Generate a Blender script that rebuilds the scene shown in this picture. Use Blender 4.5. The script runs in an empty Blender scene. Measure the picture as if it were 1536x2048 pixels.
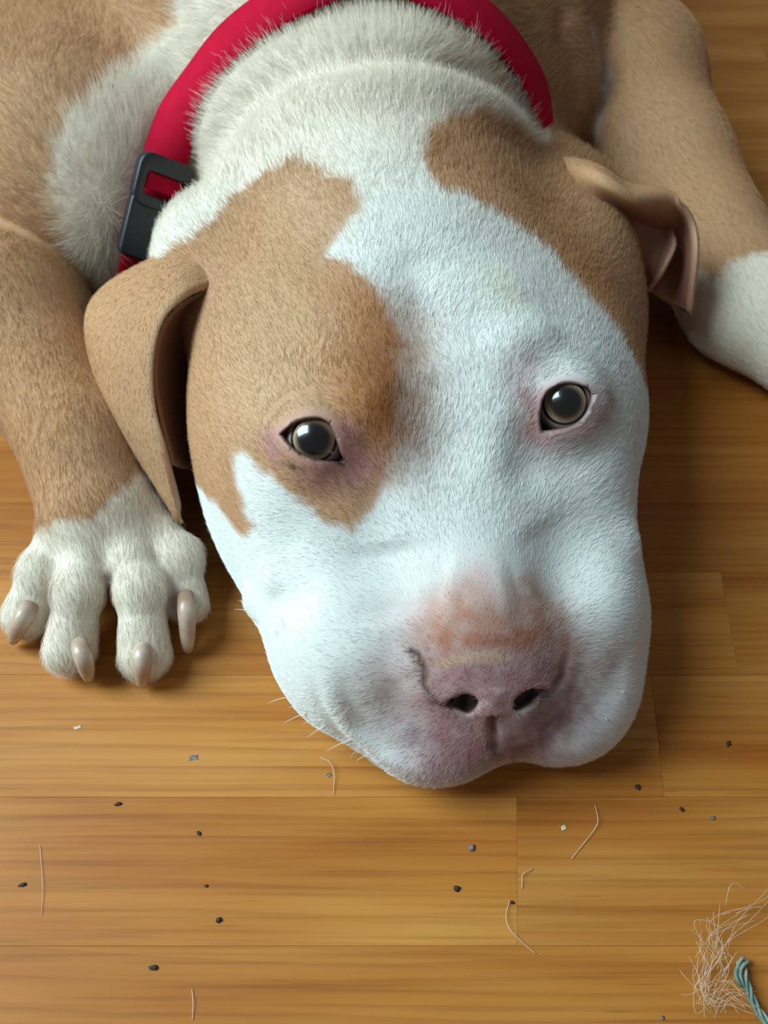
import bpy, bmesh, math, random
import numpy as np
from mathutils import Vector, Matrix

random.seed(7)
rng = np.random.default_rng(7)
scene = bpy.context.scene
COL = scene.collection

# ------------------------------------------------------------------ camera, light, exposure
CAM_H, PITCH, FPX = 0.34, math.radians(55), 1540.0
cam_data = bpy.data.cameras.new('camera')
cam = bpy.data.objects.new('camera', cam_data)
COL.objects.link(cam)
cam.location = (0, 0, CAM_H)
cam.rotation_euler = (math.pi / 2 - PITCH, 0, 0)
cam_data.sensor_fit = 'VERTICAL'
cam_data.sensor_height = 36.0
cam_data.lens = FPX / 2048 * 36.0
cam_data.clip_start = 0.01
cam_data.dof.use_dof = True
cam_data.dof.focus_distance = 0.315
cam_data.dof.aperture_fstop = 9.0
scene.camera = cam

world = bpy.data.worlds.new('world')
scene.world = world
world.use_nodes = True
bg = world.node_tree.nodes['Background']
bg.inputs['Color'].default_value = (0.90, 0.95, 1.0, 1)
bg.inputs['Strength'].default_value = 0.15


def area_light(name, loc, target, sx, sy, power, color):
    ld = bpy.data.lights.new(name, 'AREA')
    ld.shape = 'RECTANGLE'
    ld.size, ld.size_y = sx, sy
    ld.energy = power
    ld.color = color
    lo = bpy.data.objects.new(name, ld)
    COL.objects.link(lo)
    lo.location = loc
    lo.rotation_euler = (Vector(target) - Vector(loc)).to_track_quat('-Z', 'Y').to_euler()
    return lo


area_light('window_daylight', (-1.25, 0.32, 1.26), (0, 0.24, 0.05), 0.9, 1.3, 52, (0.75, 0.95, 1.0))

vs = scene.view_settings
vs.view_transform = 'Standard'
vs.look = 'None'
vs.gamma = 1.0
vs.use_curve_mapping = False
vs.exposure = 0.0

# ------------------------------------------------------------------ small helpers
C0 = np.array([0, 0, CAM_H])
A_F = np.array([0, math.cos(PITCH), -math.sin(PITCH)])
A_U = np.array([0, math.sin(PITCH), math.cos(PITCH)])
A_R = np.array([1.0, 0, 0])


def P(px, py, z):
    """Point of the room seen at a pixel of the photograph, at height z above the floor."""
    d = A_F + A_R * (px - 768) / FPX + A_U * (1024 - py) / FPX
    return C0 + d * ((z - CAM_H) / d[2])


def mesh_obj(name, verts, faces, mat=None, parent=None, smooth=True):
    me = bpy.data.meshes.new(name)
    me.from_pydata([tuple(v) for v in verts], [], [tuple(f) for f in faces])
    me.validate()
    me.update()
    if smooth:
        me.polygons.foreach_set('use_smooth', [True] * len(me.polygons))
    o = bpy.data.objects.new(name, me)
    COL.objects.link(o)
    if mat:
        me.materials.append(mat)
    if parent:
        o.parent = parent
    return o


def tag(o, label=None, cat=None, group=None, kind=None):
    if label: o['label'] = label
    if cat: o['category'] = cat
    if group: o['group'] = group
    if kind: o['kind'] = kind
    return o


def new_mat(name):
    m = bpy.data.materials.new(name)
    m.use_nodes = True
    nt = m.node_tree
    b = nt.nodes['Principled BSDF']
    return m, nt, b


def lin(r, g, b):
    f = lambda c: ((c / 255 + 0.055) / 1.055) ** 2.4 if c / 255 > 0.04045 else c / 255 / 12.92
    return (f(r), f(g), f(b))


def catmull(pts, n):
    pts = np.asarray(pts, float)
    q = np.vstack([2 * pts[0] - pts[1], pts, 2 * pts[-1] - pts[-2]])
    out = []
    m = len(pts) - 1
    for t in np.linspace(0, m - 1e-9, n):
        i = int(t)
        u = t - i
        p0, p1, p2, p3 = q[i], q[i + 1], q[i + 2], q[i + 3]
        out.append(0.5 * ((2 * p1) + (-p0 + p2) * u + (2 * p0 - 5 * p1 + 4 * p2 - p3) * u ** 2
                          + (-p0 + 3 * p1 - 3 * p2 + p3) * u ** 3))
    return np.array(out)


# ------------------------------------------------------------------ dog: signed distance body
YAW = math.radians(10.4)
HO = P(878, 844, 0.105) * np.array([1, 1, 0])           # floor point below the middle between the eyes
HR = np.array([math.cos(YAW), math.sin(YAW), 0])        # towards the dog's left cheek
HF = np.array([math.sin(YAW), -math.cos(YAW), 0])       # towards the nose
HU = np.array([0, 0, 1.0])
HM = np.array([HR, HF, HU])


def L(a, b, c):
    return HO + HR * a + HF * b + HU * c


GROUPS = []     # (list of shapes, blend with what came before)


def group(k):
    GROUPS.append(([], k))


def ell(c, r, k=0.02, frame=None, tilt=0.0, yaw=0.0, roll=0.0):
    """Ellipsoid; tilt lifts its forward end, yaw turns it, roll tips it sideways (head frame by default)."""
    fr = (HM if frame is None else frame)
    rot = np.array(Matrix.Rotation(yaw, 3, 'Z') @ Matrix.Rotation(tilt, 3, 'X') @ Matrix.Rotation(roll, 3, 'Y'))
    GROUPS[-1][0].append(('e', np.asarray(c, float), np.asarray(r, float), k, rot.T @ fr))


def cone(a, b, ra, rb, k=0.02):
    GROUPS[-1][0].append(('c', np.asarray(a, float), np.asarray(b, float), k, (ra, rb)))


def chain(pts, rads, k=0.02):
    for i in range(len(pts) - 1):
        cone(pts[i], pts[i + 1], rads[i], rads[i + 1], k)


def smin(a, b, k):
    h = np.clip(0.5 + 0.5 * (b - a) / k, 0, 1)
    return b + (a - b) * h - k * h * (1 - h)


def d_prim(p, X):
    if p[0] == 'e':
        q = (X - p[1]) @ p[4].T
        r = p[2]
        k0 = np.sqrt(np.einsum('ij,ij->i', q / r, q / r))
        q2 = q / (r * r)
        k1 = np.sqrt(np.einsum('ij,ij->i', q2, q2)) + 1e-9
        return k0 * (k0 - 1) / k1
    a, b = p[1], p[2]
    ab = b - a
    t = np.clip((X - a) @ ab / (ab @ ab), 0, 1)
    q = X - a - t[:, None] * ab
    return np.sqrt(np.einsum('ij,ij->i', q, q)) - (p[4][0] + (p[4][1] - p[4][0]) * t)


def in_box(X, lo, hi):
    x, y, z = X[:, 0], X[:, 1], X[:, 2]
    m = (x > lo[0]) & (x < hi[0])
    m &= y > lo[1]
    m &= y < hi[1]
    m &= z > lo[2]
    m &= z < hi[2]
    return np.flatnonzero(m)


STAMPS = []     # (polyline, radius, amount): positive raises the skin, negative presses it in


def poly_near(X, pts):
    """Distance to a polyline and how far along it (0..1) the nearest point lies."""
    if len(pts) == 1:
        return np.linalg.norm(X - pts[0], axis=1), np.full(len(X), .5)
    best = np.full(len(X), 1e9)
    at = np.zeros(len(X))
    n = len(pts) - 1
    for i in range(n):
        a, b = pts[i], pts[i + 1]
        ab = b - a
        t = np.clip((X - a) @ ab / (ab @ ab + 1e-12), 0, 1)
        q = X - a - t[:, None] * ab
        d2 = np.einsum('ij,ij->i', q, q)
        m = d2 < best
        best = np.where(m, d2, best)
        at = np.where(m, (i + t) / n, at)
    return np.sqrt(best), at


def poly_dist(X, pts):
    return poly_near(X, pts)[0]


def stamp_field(X):
    acc = np.zeros(len(X))
    for pts, rad, amt in STAMPS:
        lo = pts.min(0) - 2.4 * rad
        hi = pts.max(0) + 2.4 * rad
        m = in_box(X, lo, hi)
        if len(m):
            dd, tt = poly_near(X[m], pts)
            tap = 1.0 if len(pts) < 3 else np.clip(np.minimum(tt, 1 - tt) * 5 + .15, 0, 1)
            acc[m] += amt * tap * np.exp(-(dd / rad) ** 2)
    return acc


CARVES = []     # (centre, reach, function X, d -> d)


def reach(p):
    """Box outside which a shape cannot matter to skin nearby."""
    m = p[3] + .016
    if p[0] == 'e':
        r = np.abs(p[4]).T @ p[2] + m
        return p[1] - r, p[1] + r
    r = max(p[4]) + m
    return np.minimum(p[1], p[2]) - r, np.maximum(p[1], p[2]) + r


def group_d(X, i, near=True):
    g = np.full(len(X), 1.0)
    for p in GROUPS[i][0]:
        if near:
            lo, hi = reach(p)
            m = in_box(X, lo, hi)
            if len(m):
                g[m] = smin(g[m], d_prim(p, X[m]), p[3])
        else:
            g = smin(g, d_prim(p, X), p[3])
    return g


def sdf(X, stamps=True, carve=True, near=True):
    d = None
    for i in range(len(GROUPS)):
        g = group_d(X, i, near)
        d = g if d is None else smin(d, g, GROUPS[i][1])
    if stamps:
        d = d - stamp_field(X)
    if carve:
        for c, r, f in CARVES:
            m = in_box(X, c - r, c + r)
            if len(m):
                d[m] = f(X[m], d[m])
    return np.maximum(d, 0.0006 - X[:, 2])


# --- head
group(.02)
ell(L(0, -.082, .076), (.088, .090, .066), .02)                       # skull
ell(L(0, -.030, .088), (.058, .045, .034), .03)                       # forehead
for s in (-1, 1):
    ell(L(s * .060 + .004, -.068, .058), (.048, .062, .058), .03)     # cheek muscle
    ell(L(s * .066 + .003, -.030, .050), (.038, .040, .048), .03)            # side of the face
    ell(L(s * .040, -.012, .096), (.028, .028, .022), .025)           # brow
    ell(L(s * .050, .004, .068), (.034, .040, .036), .03)             # under the eye
    ell(L(s * .044, .040, .040), (.036, .052, .042), .025, roll=s * .35)   # flew
ell(L(-.042, .050, .028), (.038, .046, .032), .02)                    # hanging lips
ell(L(.049, .054, .028), (.034, .048, .032), .02)
ell(L(-.016, .089, .023), (.034, .031, .026), .014)                   # front of the lips
ell(L(.036, .090, .023), (.034, .031, .026), .014)
ell(L(-.068, -.022, .020), (.030, .050, .026), .03)                   # loose cheek on the floor
ell(L(.066, -.020, .020), (.030, .045, .028), .03)
ell(P(1135, 555, .060), (.032, .058, .046), .05)
ell(P(1125, 425, .064), (.030, .045, .034), .045)                       # roots of the ears
ell(P(425, 545, .080), (.030, .044, .036), .03)
cone(L(0, -.010, .076), L(.002, .066, .060), .036, .029, .03)          # bridge of the muzzle
ell(L(0, .030, .024), (.060, .070, .026), .02)                        # jaw
ell(L(.003, .089, .046), (.031, .020, .022), .010, tilt=-.5)          # nose
ell(L(.006, .092, .034), (.024, .021, .022), .010)                    # between nose and lips
# --- neck, chest, trunk
group(.03)
cone(L(0, -.110, .068), (-.010, .46, .070), .078, .105, .03)
ell((-.03, .64, .105), (.18, .19, .155), .06, frame=np.eye(3))
ell(P(175, 375, .062), (.078, .078, .076), .04, frame=np.eye(3))        # chest and shoulder, photo's left
ell((-.26, .55, .070), (.12, .13, .085), .04, frame=np.eye(3))
ell((.07, .56, .075), (.085, .10, .085), .04, frame=np.eye(3))
ell((0, .85, .11), (.16, .26, .14), .06, frame=np.eye(3))
ell((0, 1.02, .09), (.18, .15, .11), .06, frame=np.eye(3))
# --- foreleg at the photo's left
group(.006)
chain([P(-120, 560, .05), P(20, 640, .046), P(175, 890, .036), P(205, 1030, .026)], [.05, .043, .0285, .030], .015)
TOES = [
    [(140, 1045, .026), (88, 1140, .022), (55, 1228, .011)],
    [(185, 1060, .030), (158, 1180, .027), (140, 1298, .012)],
    [(245, 1060, .030), (282, 1180, .027), (290, 1308, .012)],
    [(290, 1040, .026), (356, 1115, .022), (374, 1205, .012)],
]
for t, r in zip(TOES, (.0115, .0118, .0118, .0100)):
    chain([P(*q) for q in t], [.0125, .0095, r], .006)
    ell(P(*t[1]), (.0105, .0105, .0095), .006, frame=np.eye(3))        # knuckle
# --- foreleg at the photo's right
group(.010)
chain([P(1190, 60, .09), P(1255, 160, .08), P(1325, 340, .058), P(1490, 605, .036), P(1720, 765, .028)],
      [.046, .046, .040, .0325, .03], .015)
_a, _b = P(1490, 605, .036), P(1720, 765, .028)
_d = (_b - _a) * np.array([1, 1, 0])
_d /= np.linalg.norm(_d)
_l = np.array([-_d[1], _d[0], 0])
for k_ in range(4):
    _o = (k_ - 1.5) * .017
    _e = .046 if k_ in (1, 2) else .034
    _p = _b * np.array([1, 1, 0]) + _l * _o
    chain([_p + HU * .026, _p + _d * _e * .6 + _l * _o * .25 + HU * .025, _p + _d * _e + _l * _o * .4 + HU * .012], [.0125, .0105, .0115], .006)


# ------------------------------------------------------------------ meshing (surface nets on a sparse grid)
def build_grid(lo, hi, h, cf=4, full=True):
    lo = np.array(lo)
    n = (np.ceil((np.array(hi) - lo) / (h * cf)).astype(int))
    cg = [lo[i] + h * cf * (np.arange(n[i]) + 0.5) for i in range(3)]
    X = np.stack(np.meshgrid(*cg, indexing='ij'), -1).reshape(-1, 3)
    dc = sdf(X, False, False, False).reshape(n)
    N = n * cf
    D = np.repeat(np.repeat(np.repeat(dc, cf, 0), cf, 1), cf, 2).astype(np.float32)
    act = np.argwhere(np.abs(dc) < h * cf * 1.15 + .004)
    off = np.stack(np.meshgrid(*[np.arange(cf)] * 3, indexing='ij'), -1).reshape(-1, 3)
    idx = (act[:, None, :] * cf + off[None]).reshape(-1, 3)
    for s in range(0, len(idx), 400000):
        ii = idx[s:s + 400000]
        D[ii[:, 0], ii[:, 1], ii[:, 2]] = sdf(lo + h * (ii + 0.5), full, full)
    return D, lo + h * 0.5


def surface_nets(D, o, h):
    S = D < 0
    c = [slice(0, -1), slice(1, None)]
    tot = np.zeros(np.array(D.shape) - 1, np.int8)
    for i in (0, 1):
        for j in (0, 1):
            for k in (0, 1):
                tot += S[c[i], c[j], c[k]]
    cells = np.argwhere((tot > 0) & (tot < 8))
    idm = np.full(tot.shape, -1, np.int32)
    idm[cells[:, 0], cells[:, 1], cells[:, 2]] = np.arange(len(cells))
    acc = np.zeros((len(cells), 3))
    cnt = np.zeros(len(cells))
    corners = [(i, j, k) for i in (0, 1) for j in (0, 1) for k in (0, 1)]
    for a in corners:
        for ax in range(3):
            if a[ax]:
                continue
            b = list(a)
            b[ax] = 1
            va = D[cells[:, 0] + a[0], cells[:, 1] + a[1], cells[:, 2] + a[2]]
            vb = D[cells[:, 0] + b[0], cells[:, 1] + b[1], cells[:, 2] + b[2]]
            m = (va < 0) != (vb < 0)
            t = va[m] / (va[m] - vb[m])
            q = np.tile(np.array(a, float), (m.sum(), 1))
            q[:, ax] += t
            acc[m] += q
            cnt[m] += 1
    V = o + h * (cells + acc / cnt[:, None])
    quads = []
    for ax in range(3):
        u, v = (ax + 1) % 3, (ax + 2) % 3
        sa = [slice(None)] * 3
        sb = [slice(None)] * 3
        sa[ax], sb[ax] = slice(0, -1), slice(1, None)
        A, B = S[tuple(sa)], S[tuple(sb)]
        e = np.argwhere(A != B)
        e = e[(e[:, u] > 0) & (e[:, v] > 0) & (e[:, u] < tot.shape[u]) & (e[:, v] < tot.shape[v])]
        ins = A[e[:, 0], e[:, 1], e[:, 2]]
        ring = []
        for du, dv in ((-1, -1), (0, -1), (0, 0), (-1, 0)):
            q = e.copy()
            q[:, u] += du
            q[:, v] += dv
            ring.append(idm[q[:, 0], q[:, 1], q[:, 2]])
        R = np.stack(ring, 1)
        R[~ins] = R[~ins][:, ::-1]
        quads.append(R)
    return V, np.concatenate(quads)


def gradient(X, d0, e=0.0003, f=None):
    f = f or sdf
    g = np.zeros_like(X)
    for i in range(3):
        dx = np.zeros(3)
        dx[i] = e
        g[:, i] = f(X + dx) - d0
    return g / (np.linalg.norm(g, axis=1)[:, None] + 1e-12)


def project(X, it=2):
    for _ in range(it):
        d = sdf(X)
        g = gradient(X, d)
        X = X - g * np.clip(d, -.002, .002)[:, None]
    return X


from mathutils.bvhtree import BVHTree
D, o = build_grid((-.44, .03, -.01), (.44, .80, .27), .005, 3, False)
_v, _q = surface_nets(D, o, .005)
del D
BVH = BVHTree.FromPolygons(_v.tolist(), _q.tolist())


def hit(px, py):
    """Point of the dog's skin that the photograph shows at a pixel."""
    d = A_F + A_R * (px - 768) / FPX + A_U * (1024 - py) / FPX
    h = BVH.ray_cast(Vector(C0), Vector(d).normalized())[0]
    if h is None:
        print('no skin at', px, py)
        return P(px, py, .01)
    return np.array(h)


def hits(*pp):
    return np.array([hit(*p) for p in pp])


# --- eyes: ball, lids and the opening between them
EYES = []


def eye(iris, opening, side, R=.0135):
    s = hit(*iris)
    to = C0 - s
    w = to / np.linalg.norm(to)
    w = w + HR * side * .10
    w /= np.linalg.norm(w)
    c = s - w * .0105
    u = np.cross(np.array([0, 0, 1.0]), w)
    u /= np.linalg.norm(u)
    v = np.cross(w, u)
    poly = []
    for px, py in opening:
        d = A_F + A_R * (px - 768) / FPX + A_U * (1024 - py) / FPX
        d /= np.linalg.norm(d)
        oc = C0 - c
        bq = oc @ d
        t = -bq - math.sqrt(max((R + .0005) ** 2 - (oc @ oc - bq * bq), 0))
        q = C0 + d * t - c
        poly.append((q @ u, q @ v))
    poly = catmull(np.array(poly + [poly[0]]), 60)[:-1]
    EYES.append(dict(c=c, u=u, v=v, w=w, R=R, poly=poly, side=side))


def poly2d(Y, poly):
    """Signed distance to a closed 2-D outline, negative inside."""
    best = np.full(len(Y), 1e9)
    ins = np.zeros(len(Y), bool)
    n = len(poly)
    for i in range(n):
        a, b = poly[i], poly[(i + 1) % n]
        ab = b - a
        t = np.clip((Y - a) @ ab / (ab @ ab + 1e-15), 0, 1)
        q = Y - a - t[:, None] * ab
        best = np.minimum(best, q[:, 0] ** 2 + q[:, 1] ** 2)
        c = (a[1] > Y[:, 1]) != (b[1] > Y[:, 1])
        with np.errstate(divide='ignore', invalid='ignore'):
            xx = (b[0] - a[0]) * (Y[:, 1] - a[1]) / (b[1] - a[1]) + a[0]
        ins ^= c & (Y[:, 0] < xx)
    best = np.sqrt(best)
    return np.where(ins, -best, best)


eye((628, 878), [(566, 868), (585, 851), (610, 840), (640, 838), (660, 850), (673, 880), (682, 904), (694, 926),
                 (678, 923), (655, 921), (630, 917), (602, 906), (582, 890)], -1)
eye((1130, 805), [(1081, 860), (1079, 835), (1085, 802), (1100, 780), (1130, 768), (1160, 771), (1181, 785),
                  (1177, 812), (1163, 836), (1140, 851), (1108, 858)], 1)


def eye_carve(e):
    def f(X, d):
        q = X - e['c']
        uv = np.stack([q @ e['u'], q @ e['v']], 1)
        w = q @ e['w']
        r = np.linalg.norm(q, axis=1)
        d = smin(d, r - (e['R'] + .0020), .012)
        p2 = poly2d(uv, e['poly'])
        hole = np.maximum(p2, .002 - w)
        return -smin(-d, hole, .0012)
    return f


# --- folds, ridges and hollows of the skin
def st(rad, amt, *pp):
    STAMPS.append((hits(*pp), rad, amt))


st(.011, -.0028, (818, 500), (832, 570), (848, 660), (862, 740))                 # furrow of the forehead
st(.016, -.0050, (868, 800), (880, 880))                                         # stop
st(.020, .0040, (700, 640))
st(.018, .0040, (1010, 600))
st(.012, .0040, (725, 790), (690, 740))                                          # inner brow, photo's left
st(.011, .0050, (1030, 690), (1060, 680))
st(.010, -.0025, (715, 935), (750, 980))                                         # below the inner eye corners
st(.010, -.0040, (1065, 880), (1060, 930))
st(.013, -.0022, (560, 930), (630, 985))
st(.013, -.0035, (1180, 880), (1140, 930))
st(.024, .0050, (660, 1240), (700, 1290))                                         # whisker pads
st(.020, .0040, (1215, 1230))
st(.013, -.0022, (780, 1080), (790, 1160), (800, 1250))                          # side of the bridge
st(.014, -.0014, (1080, 1040), (1120, 1120), (1145, 1220))
st(.012, .0020, (880, 1180), (940, 1190), (1030, 1175))                          # end of the bridge
st(.016, -.0045, (590, 1090), (690, 1130))                                       # cheek hollow
st(.018, -.0040, (1200, 1030), (1160, 1090))
st(.010, -.0035, (560, 1190), (600, 1200))
st(.008, .0040, (507, 1205))                                                     # corner of the mouth
st(.007, .0030, (545, 1170))
st(.009, .0020, (1266, 1078))
st(.0060, -.0012, (690, 1310), (695, 1380), (715, 1440), (770, 1490), (850, 1520))   # lip folds
st(.0045, .0014, (665, 1300), (668, 1390), (700, 1460), (760, 1510), (840, 1545))
st(.0035, -.0010, (640, 1310), (648, 1400), (690, 1470), (750, 1520))
st(.0060, -.0010, (1235, 1290), (1225, 1370), (1180, 1440), (1120, 1480))
st(.0020, -.0024, (985, 1415), (986, 1445), (987, 1470), (988, 1490), (989, 1508))
st(.0022, -.0018, (812, 1296), (838, 1308), (850, 1335), (856, 1365), (878, 1395), (905, 1410))   # wing of the nose
st(.0026, -.0016, (1132, 1300), (1122, 1350), (1100, 1386), (1078, 1394))
st(.0130, .0025, (925, 1342), (1045, 1335))
st(.0045, .0020, (985, 1370), (985, 1405), (985, 1435))
st(.0050, .0020, (880, 1380), (895, 1390))
st(.0075, .0030, (830, 1335), (845, 1365))
st(.013, .0060, (420, 430), (470, 325), (560, 240), (700, 180), (850, 172), (980, 215), (1080, 290))   # neck roll
st(.010, -.0036, (400, 380), (455, 265), (550, 180), (690, 135), (830, 130), (960, 165), (1050, 235))
st(.012, .0036, (375, 340), (440, 215), (540, 130), (690, 95), (840, 88), (980, 125))
st(.0030, -.0030, (540, 858), (556, 826), (585, 806), (620, 798), (655, 808), (680, 845), (700, 890))   # creases of the lids
st(.0028, -.0022, (1085, 770), (1110, 748), (1150, 745), (1190, 768), (1205, 785))
st(.006, .0022, (560, 850), (600, 820), (650, 825))
st(.003, -.0012, (640, 945), (700, 940), (730, 960))
st(.009, -.0040, (1105, 20), (1140, 110), (1162, 230))                           # folds of the shoulder
st(.008, .0030, (1130, 10), (1170, 110), (1185, 230))
st(.009, -.0040, (1175, 10), (1208, 90), (1205, 200))
for e in EYES:
    STAMPS.append((e['c'][None] + e['w'] * .012 + e['v'] * .014, .012, -.0025))
    CARVES.append((e['c'], .045, eye_carve(e)))

# --- nostrils
NOSTRILS = []


def nostril(opening, side):
    pts = hits(*opening)
    c = pts.mean(0)
    w = HF * .45 + HU * .75 + HR * side * .15
    w /= np.linalg.norm(w)
    u = np.cross(HF, w)
    u /= np.linalg.norm(u)
    v = np.cross(w, u)
    q = pts - c
    poly = catmull(np.stack([q @ u, q @ v], 1)[list(range(len(q))) + [0]], 44)[:-1]
    NOSTRILS.append(dict(c=c, u=u, v=v, w=w, poly=poly))


def nostril_carve(e):
    def f(X, d):
        q = X - e['c']
        p2 = poly2d(np.stack([q @ e['u'], q @ e['v']], 1), e['poly'])
        hole = np.maximum(p2, -.009 - q @ e['w'])
        return -smin(-d, hole, .0022)
    return f


nostril([(890, 1406), (905, 1394), (928, 1387), (948, 1392), (957, 1404), (952, 1418), (938, 1428), (918, 1421), (902, 1413)], -1)
nostril([(1027, 1416), (1030, 1399), (1045, 1384), (1066, 1377), (1088, 1380), (1077, 1393), (1066, 1407), (1050, 1417), (1036, 1421)], 1)
for e in NOSTRILS:
    CARVES.append((e['c'], .03, nostril_carve(e)))

H_GRID = .0030
D, o = build_grid((-.44, .03, -.01), (.44, 1.2, .27), H_GRID)
V, Q = surface_nets(D, o, H_GRID)
del D

bm = bmesh.new()
tmp = bpy.data.meshes.new('tmp')
tmp.from_pydata(V.tolist(), [], Q.tolist())
bm.from_mesh(tmp)
bpy.data.meshes.remove(tmp)


def refine(bm, spots):
    co = np.array([v.co[:] for v in bm.verts])
    keep = np.zeros(len(co), bool)
    for c, r in spots:
        keep |= np.linalg.norm(co - np.asarray(c), axis=1) < r
    keep &= co[:, 2] > .004
    bm.verts.ensure_lookup_table()
    es = [e for e in bm.edges if keep[e.verts[0].index] and keep[e.verts[1].index]]
    bmesh.ops.subdivide_edges(bm, edges=es, cuts=1, use_grid_fill=True)
    bm.verts.index_update()


PAW = P(200, 1200, .015)
refine(bm, [(L(0, 0, .06), .145), (PAW, .06)])
fine = [(e['c'], .024) for e in EYES] + [(L(.005, .085, .040), .042), (P(215, 1220, .02), .04)]
refine(bm, fine)
refine(bm, [(e['c'], .019) for e in EYES] + [(n['c'], .011) for n in NOSTRILS])
V = np.array([v.co[:] for v in bm.verts])
V = project(V, 3)
FACES = [[v.index for v in f.verts] for f in bm.faces]
bm.free()


# ------------------------------------------------------------------ ears: curved flaps with thickness
def flap(ctrl, nu, nv, thick):
    """Closed curved sheet through a grid of points; returns verts, faces and which verts lie on the far side."""
    ctrl = np.array(ctrl, float)
    rows = np.array([catmull(r, nv) for r in ctrl])
    G = np.array([catmull(rows[:, j], nu) for j in range(nv)]).transpose(1, 0, 2)
    du = np.gradient(G, axis=0)
    dv = np.gradient(G, axis=1)
    N = np.cross(du, dv)
    N /= np.linalg.norm(N, axis=2)[..., None] + 1e-12
    if (N[nu // 2, nv // 2] @ (C0 - G[nu // 2, nv // 2])) < 0:
        N = -N
    ju = np.minimum(np.arange(nv), np.arange(nv)[::-1])[None, :] / 2.0
    iu = (np.arange(nu)[::-1])[:, None] / 2.0
    prof = np.sqrt(np.clip(np.minimum(np.minimum(ju, iu), 1.0), 0.04, 1))[..., None]
    A = G + N * thick / 2 * prof
    B = G - N * thick / 2 * prof
    vs = np.vstack([A.reshape(-1, 3), B.reshape(-1, 3)])
    n = nu * nv
    fs = []
    idx = lambda i, j: i * nv + j
    flip = np.cross(du[nu // 2, nv // 2], dv[nu // 2, nv // 2]) @ N[nu // 2, nv // 2] < 0
    for i in range(nu - 1):
        for j in range(nv - 1):
            q = [idx(i, j), idx(i + 1, j), idx(i + 1, j + 1), idx(i, j + 1)]
            fs.append(q[::-1] if flip else q)
            r = [n + k for k in q]
            fs.append(r if flip else r[::-1])
    for i in range(nu - 1):
        for j, f in ((0, 0), (nv - 1, 1)):
            q = [idx(i, j), idx(i + 1, j), n + idx(i + 1, j), n + idx(i, j)]
            fs.append(q if f ^ flip else q[::-1])
    for j in range(nv - 1):
        for i, f in ((0, 1), (nu - 1, 0)):
            q = [idx(i, j), idx(i, j + 1), n + idx(i, j + 1), n + idx(i, j)]
            fs.append(q if f ^ flip else q[::-1])
    far = np.arange(2 * n) >= n
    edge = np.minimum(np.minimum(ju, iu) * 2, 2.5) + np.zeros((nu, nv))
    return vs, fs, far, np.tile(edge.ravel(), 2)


def root(pp, sink=.006):
    return [hit(*p) + np.array([0, .5, -.85]) * sink for p in pp]


def row(*q):
    return [P(*t) for t in q]


EAR_L = [
    root([(385, 475), (402, 500), (416, 530), (428, 560)]),
    row((300, 520, .092), (328, 540, .104), (352, 566, .112), (375, 592, .112)),
    row((205, 576, .074), (240, 598, .089), (280, 620, .100), (326, 640, .107)),
    row((172, 640, .064), (200, 690, .077), (248, 712, .087), (306, 726, .094)),
    row((192, 760, .058), (222, 790, .068), (265, 810, .074), (311, 818, .080)),
    row((252, 870, .052), (276, 890, .058), (302, 900, .062), (333, 904, .067)),
    row((336, 1000, .036), (342, 1006, .039), (349, 1008, .040), (357, 1006, .042)),
    row((358, 1044, .027), (360, 1047, .028), (362, 1047, .028), (364, 1044, .028)),
]
EAR_L_IN = [
    root([(436, 566), (440, 580), (442, 595), (440, 612)], .004),
    row((372, 600, .104), (385, 612, .094), (396, 626, .084), (404, 650, .072)),
    row((322, 655, .098), (348, 680, .082), (372, 700, .068), (392, 715, .055)),
    row((306, 740, .085), (335, 770, .070), (362, 790, .056), (390, 800, .045)),
    row((318, 830, .070), (342, 850, .058), (364, 865, .047), (388, 875, .038)),
    row((345, 930, .054), (358, 935, .046), (370, 938, .040), (382, 940, .034)),
]
EAR_R = [
    root([(1100, 296), (1138, 345), (1188, 425), (1232, 495), (1262, 555)]),
    row((1180, 326, .112), (1200, 362, .119), (1240, 430, .097), (1268, 500, .074), (1290, 578, .054)),
    row((1250, 367, .110), (1270, 398, .113), (1300, 450, .086), (1316, 515, .064), (1325, 600, .048)),
    row((1306, 376, .108), (1335, 400, .107), (1362, 455, .087), (1368, 520, .071), (1360, 618, .048)),
    row((1322, 379, .107), (1360, 403, .106), (1388, 448, .097), (1394, 515, .085), (1380, 630, .054)),
]
EAR_R_IN = [
    root([(1180, 425), (1215, 470), (1240, 515), (1258, 552)], .004),
    row((1262, 440, .092), (1275, 480, .082), (1280, 525, .072), (1283, 572, .060)),
    row((1322, 448, .086), (1325, 478, .080), (1312, 530, .070), (1295, 574, .060)),
    row((1346, 456, .087), (1351, 492, .084), (1325, 545, .073), (1300, 578, .061)),
]
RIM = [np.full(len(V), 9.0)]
INNER = [np.zeros(len(V))]
parts = [(V, FACES, np.zeros(len(V), int))]
for ctrl, th, code in ((EAR_L, .0040, 1), (EAR_L_IN, .0030, 4), (EAR_R, .0042, 2), (EAR_R_IN, .0034, 3)):
    ev, ef, far, edge = flap(ctrl, 46, 40, th)
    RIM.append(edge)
    parts.append((ev, ef, np.where(far, code + 10, code)))
    vv = np.tile(np.linspace(0, 1, 40), 46 * 2)
    INNER.append({1: np.where(far, .9, 0), 4: np.full(len(ev), .9), 2: np.where(far, 0, np.clip((vv - .26) / .16, 0, 1)), 3: np.full(len(ev), .95)}[code])
off = 0
allv, allf, allc = [], [], []
for v_, f_, c_ in parts:
    allv.append(v_)
    allf += [[i + off for i in f] for f in f_]
    allc.append(c_)
    off += len(v_)
V = np.vstack(allv)
CODE = np.concatenate(allc)
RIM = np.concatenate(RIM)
INNER = np.concatenate(INNER)

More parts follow.
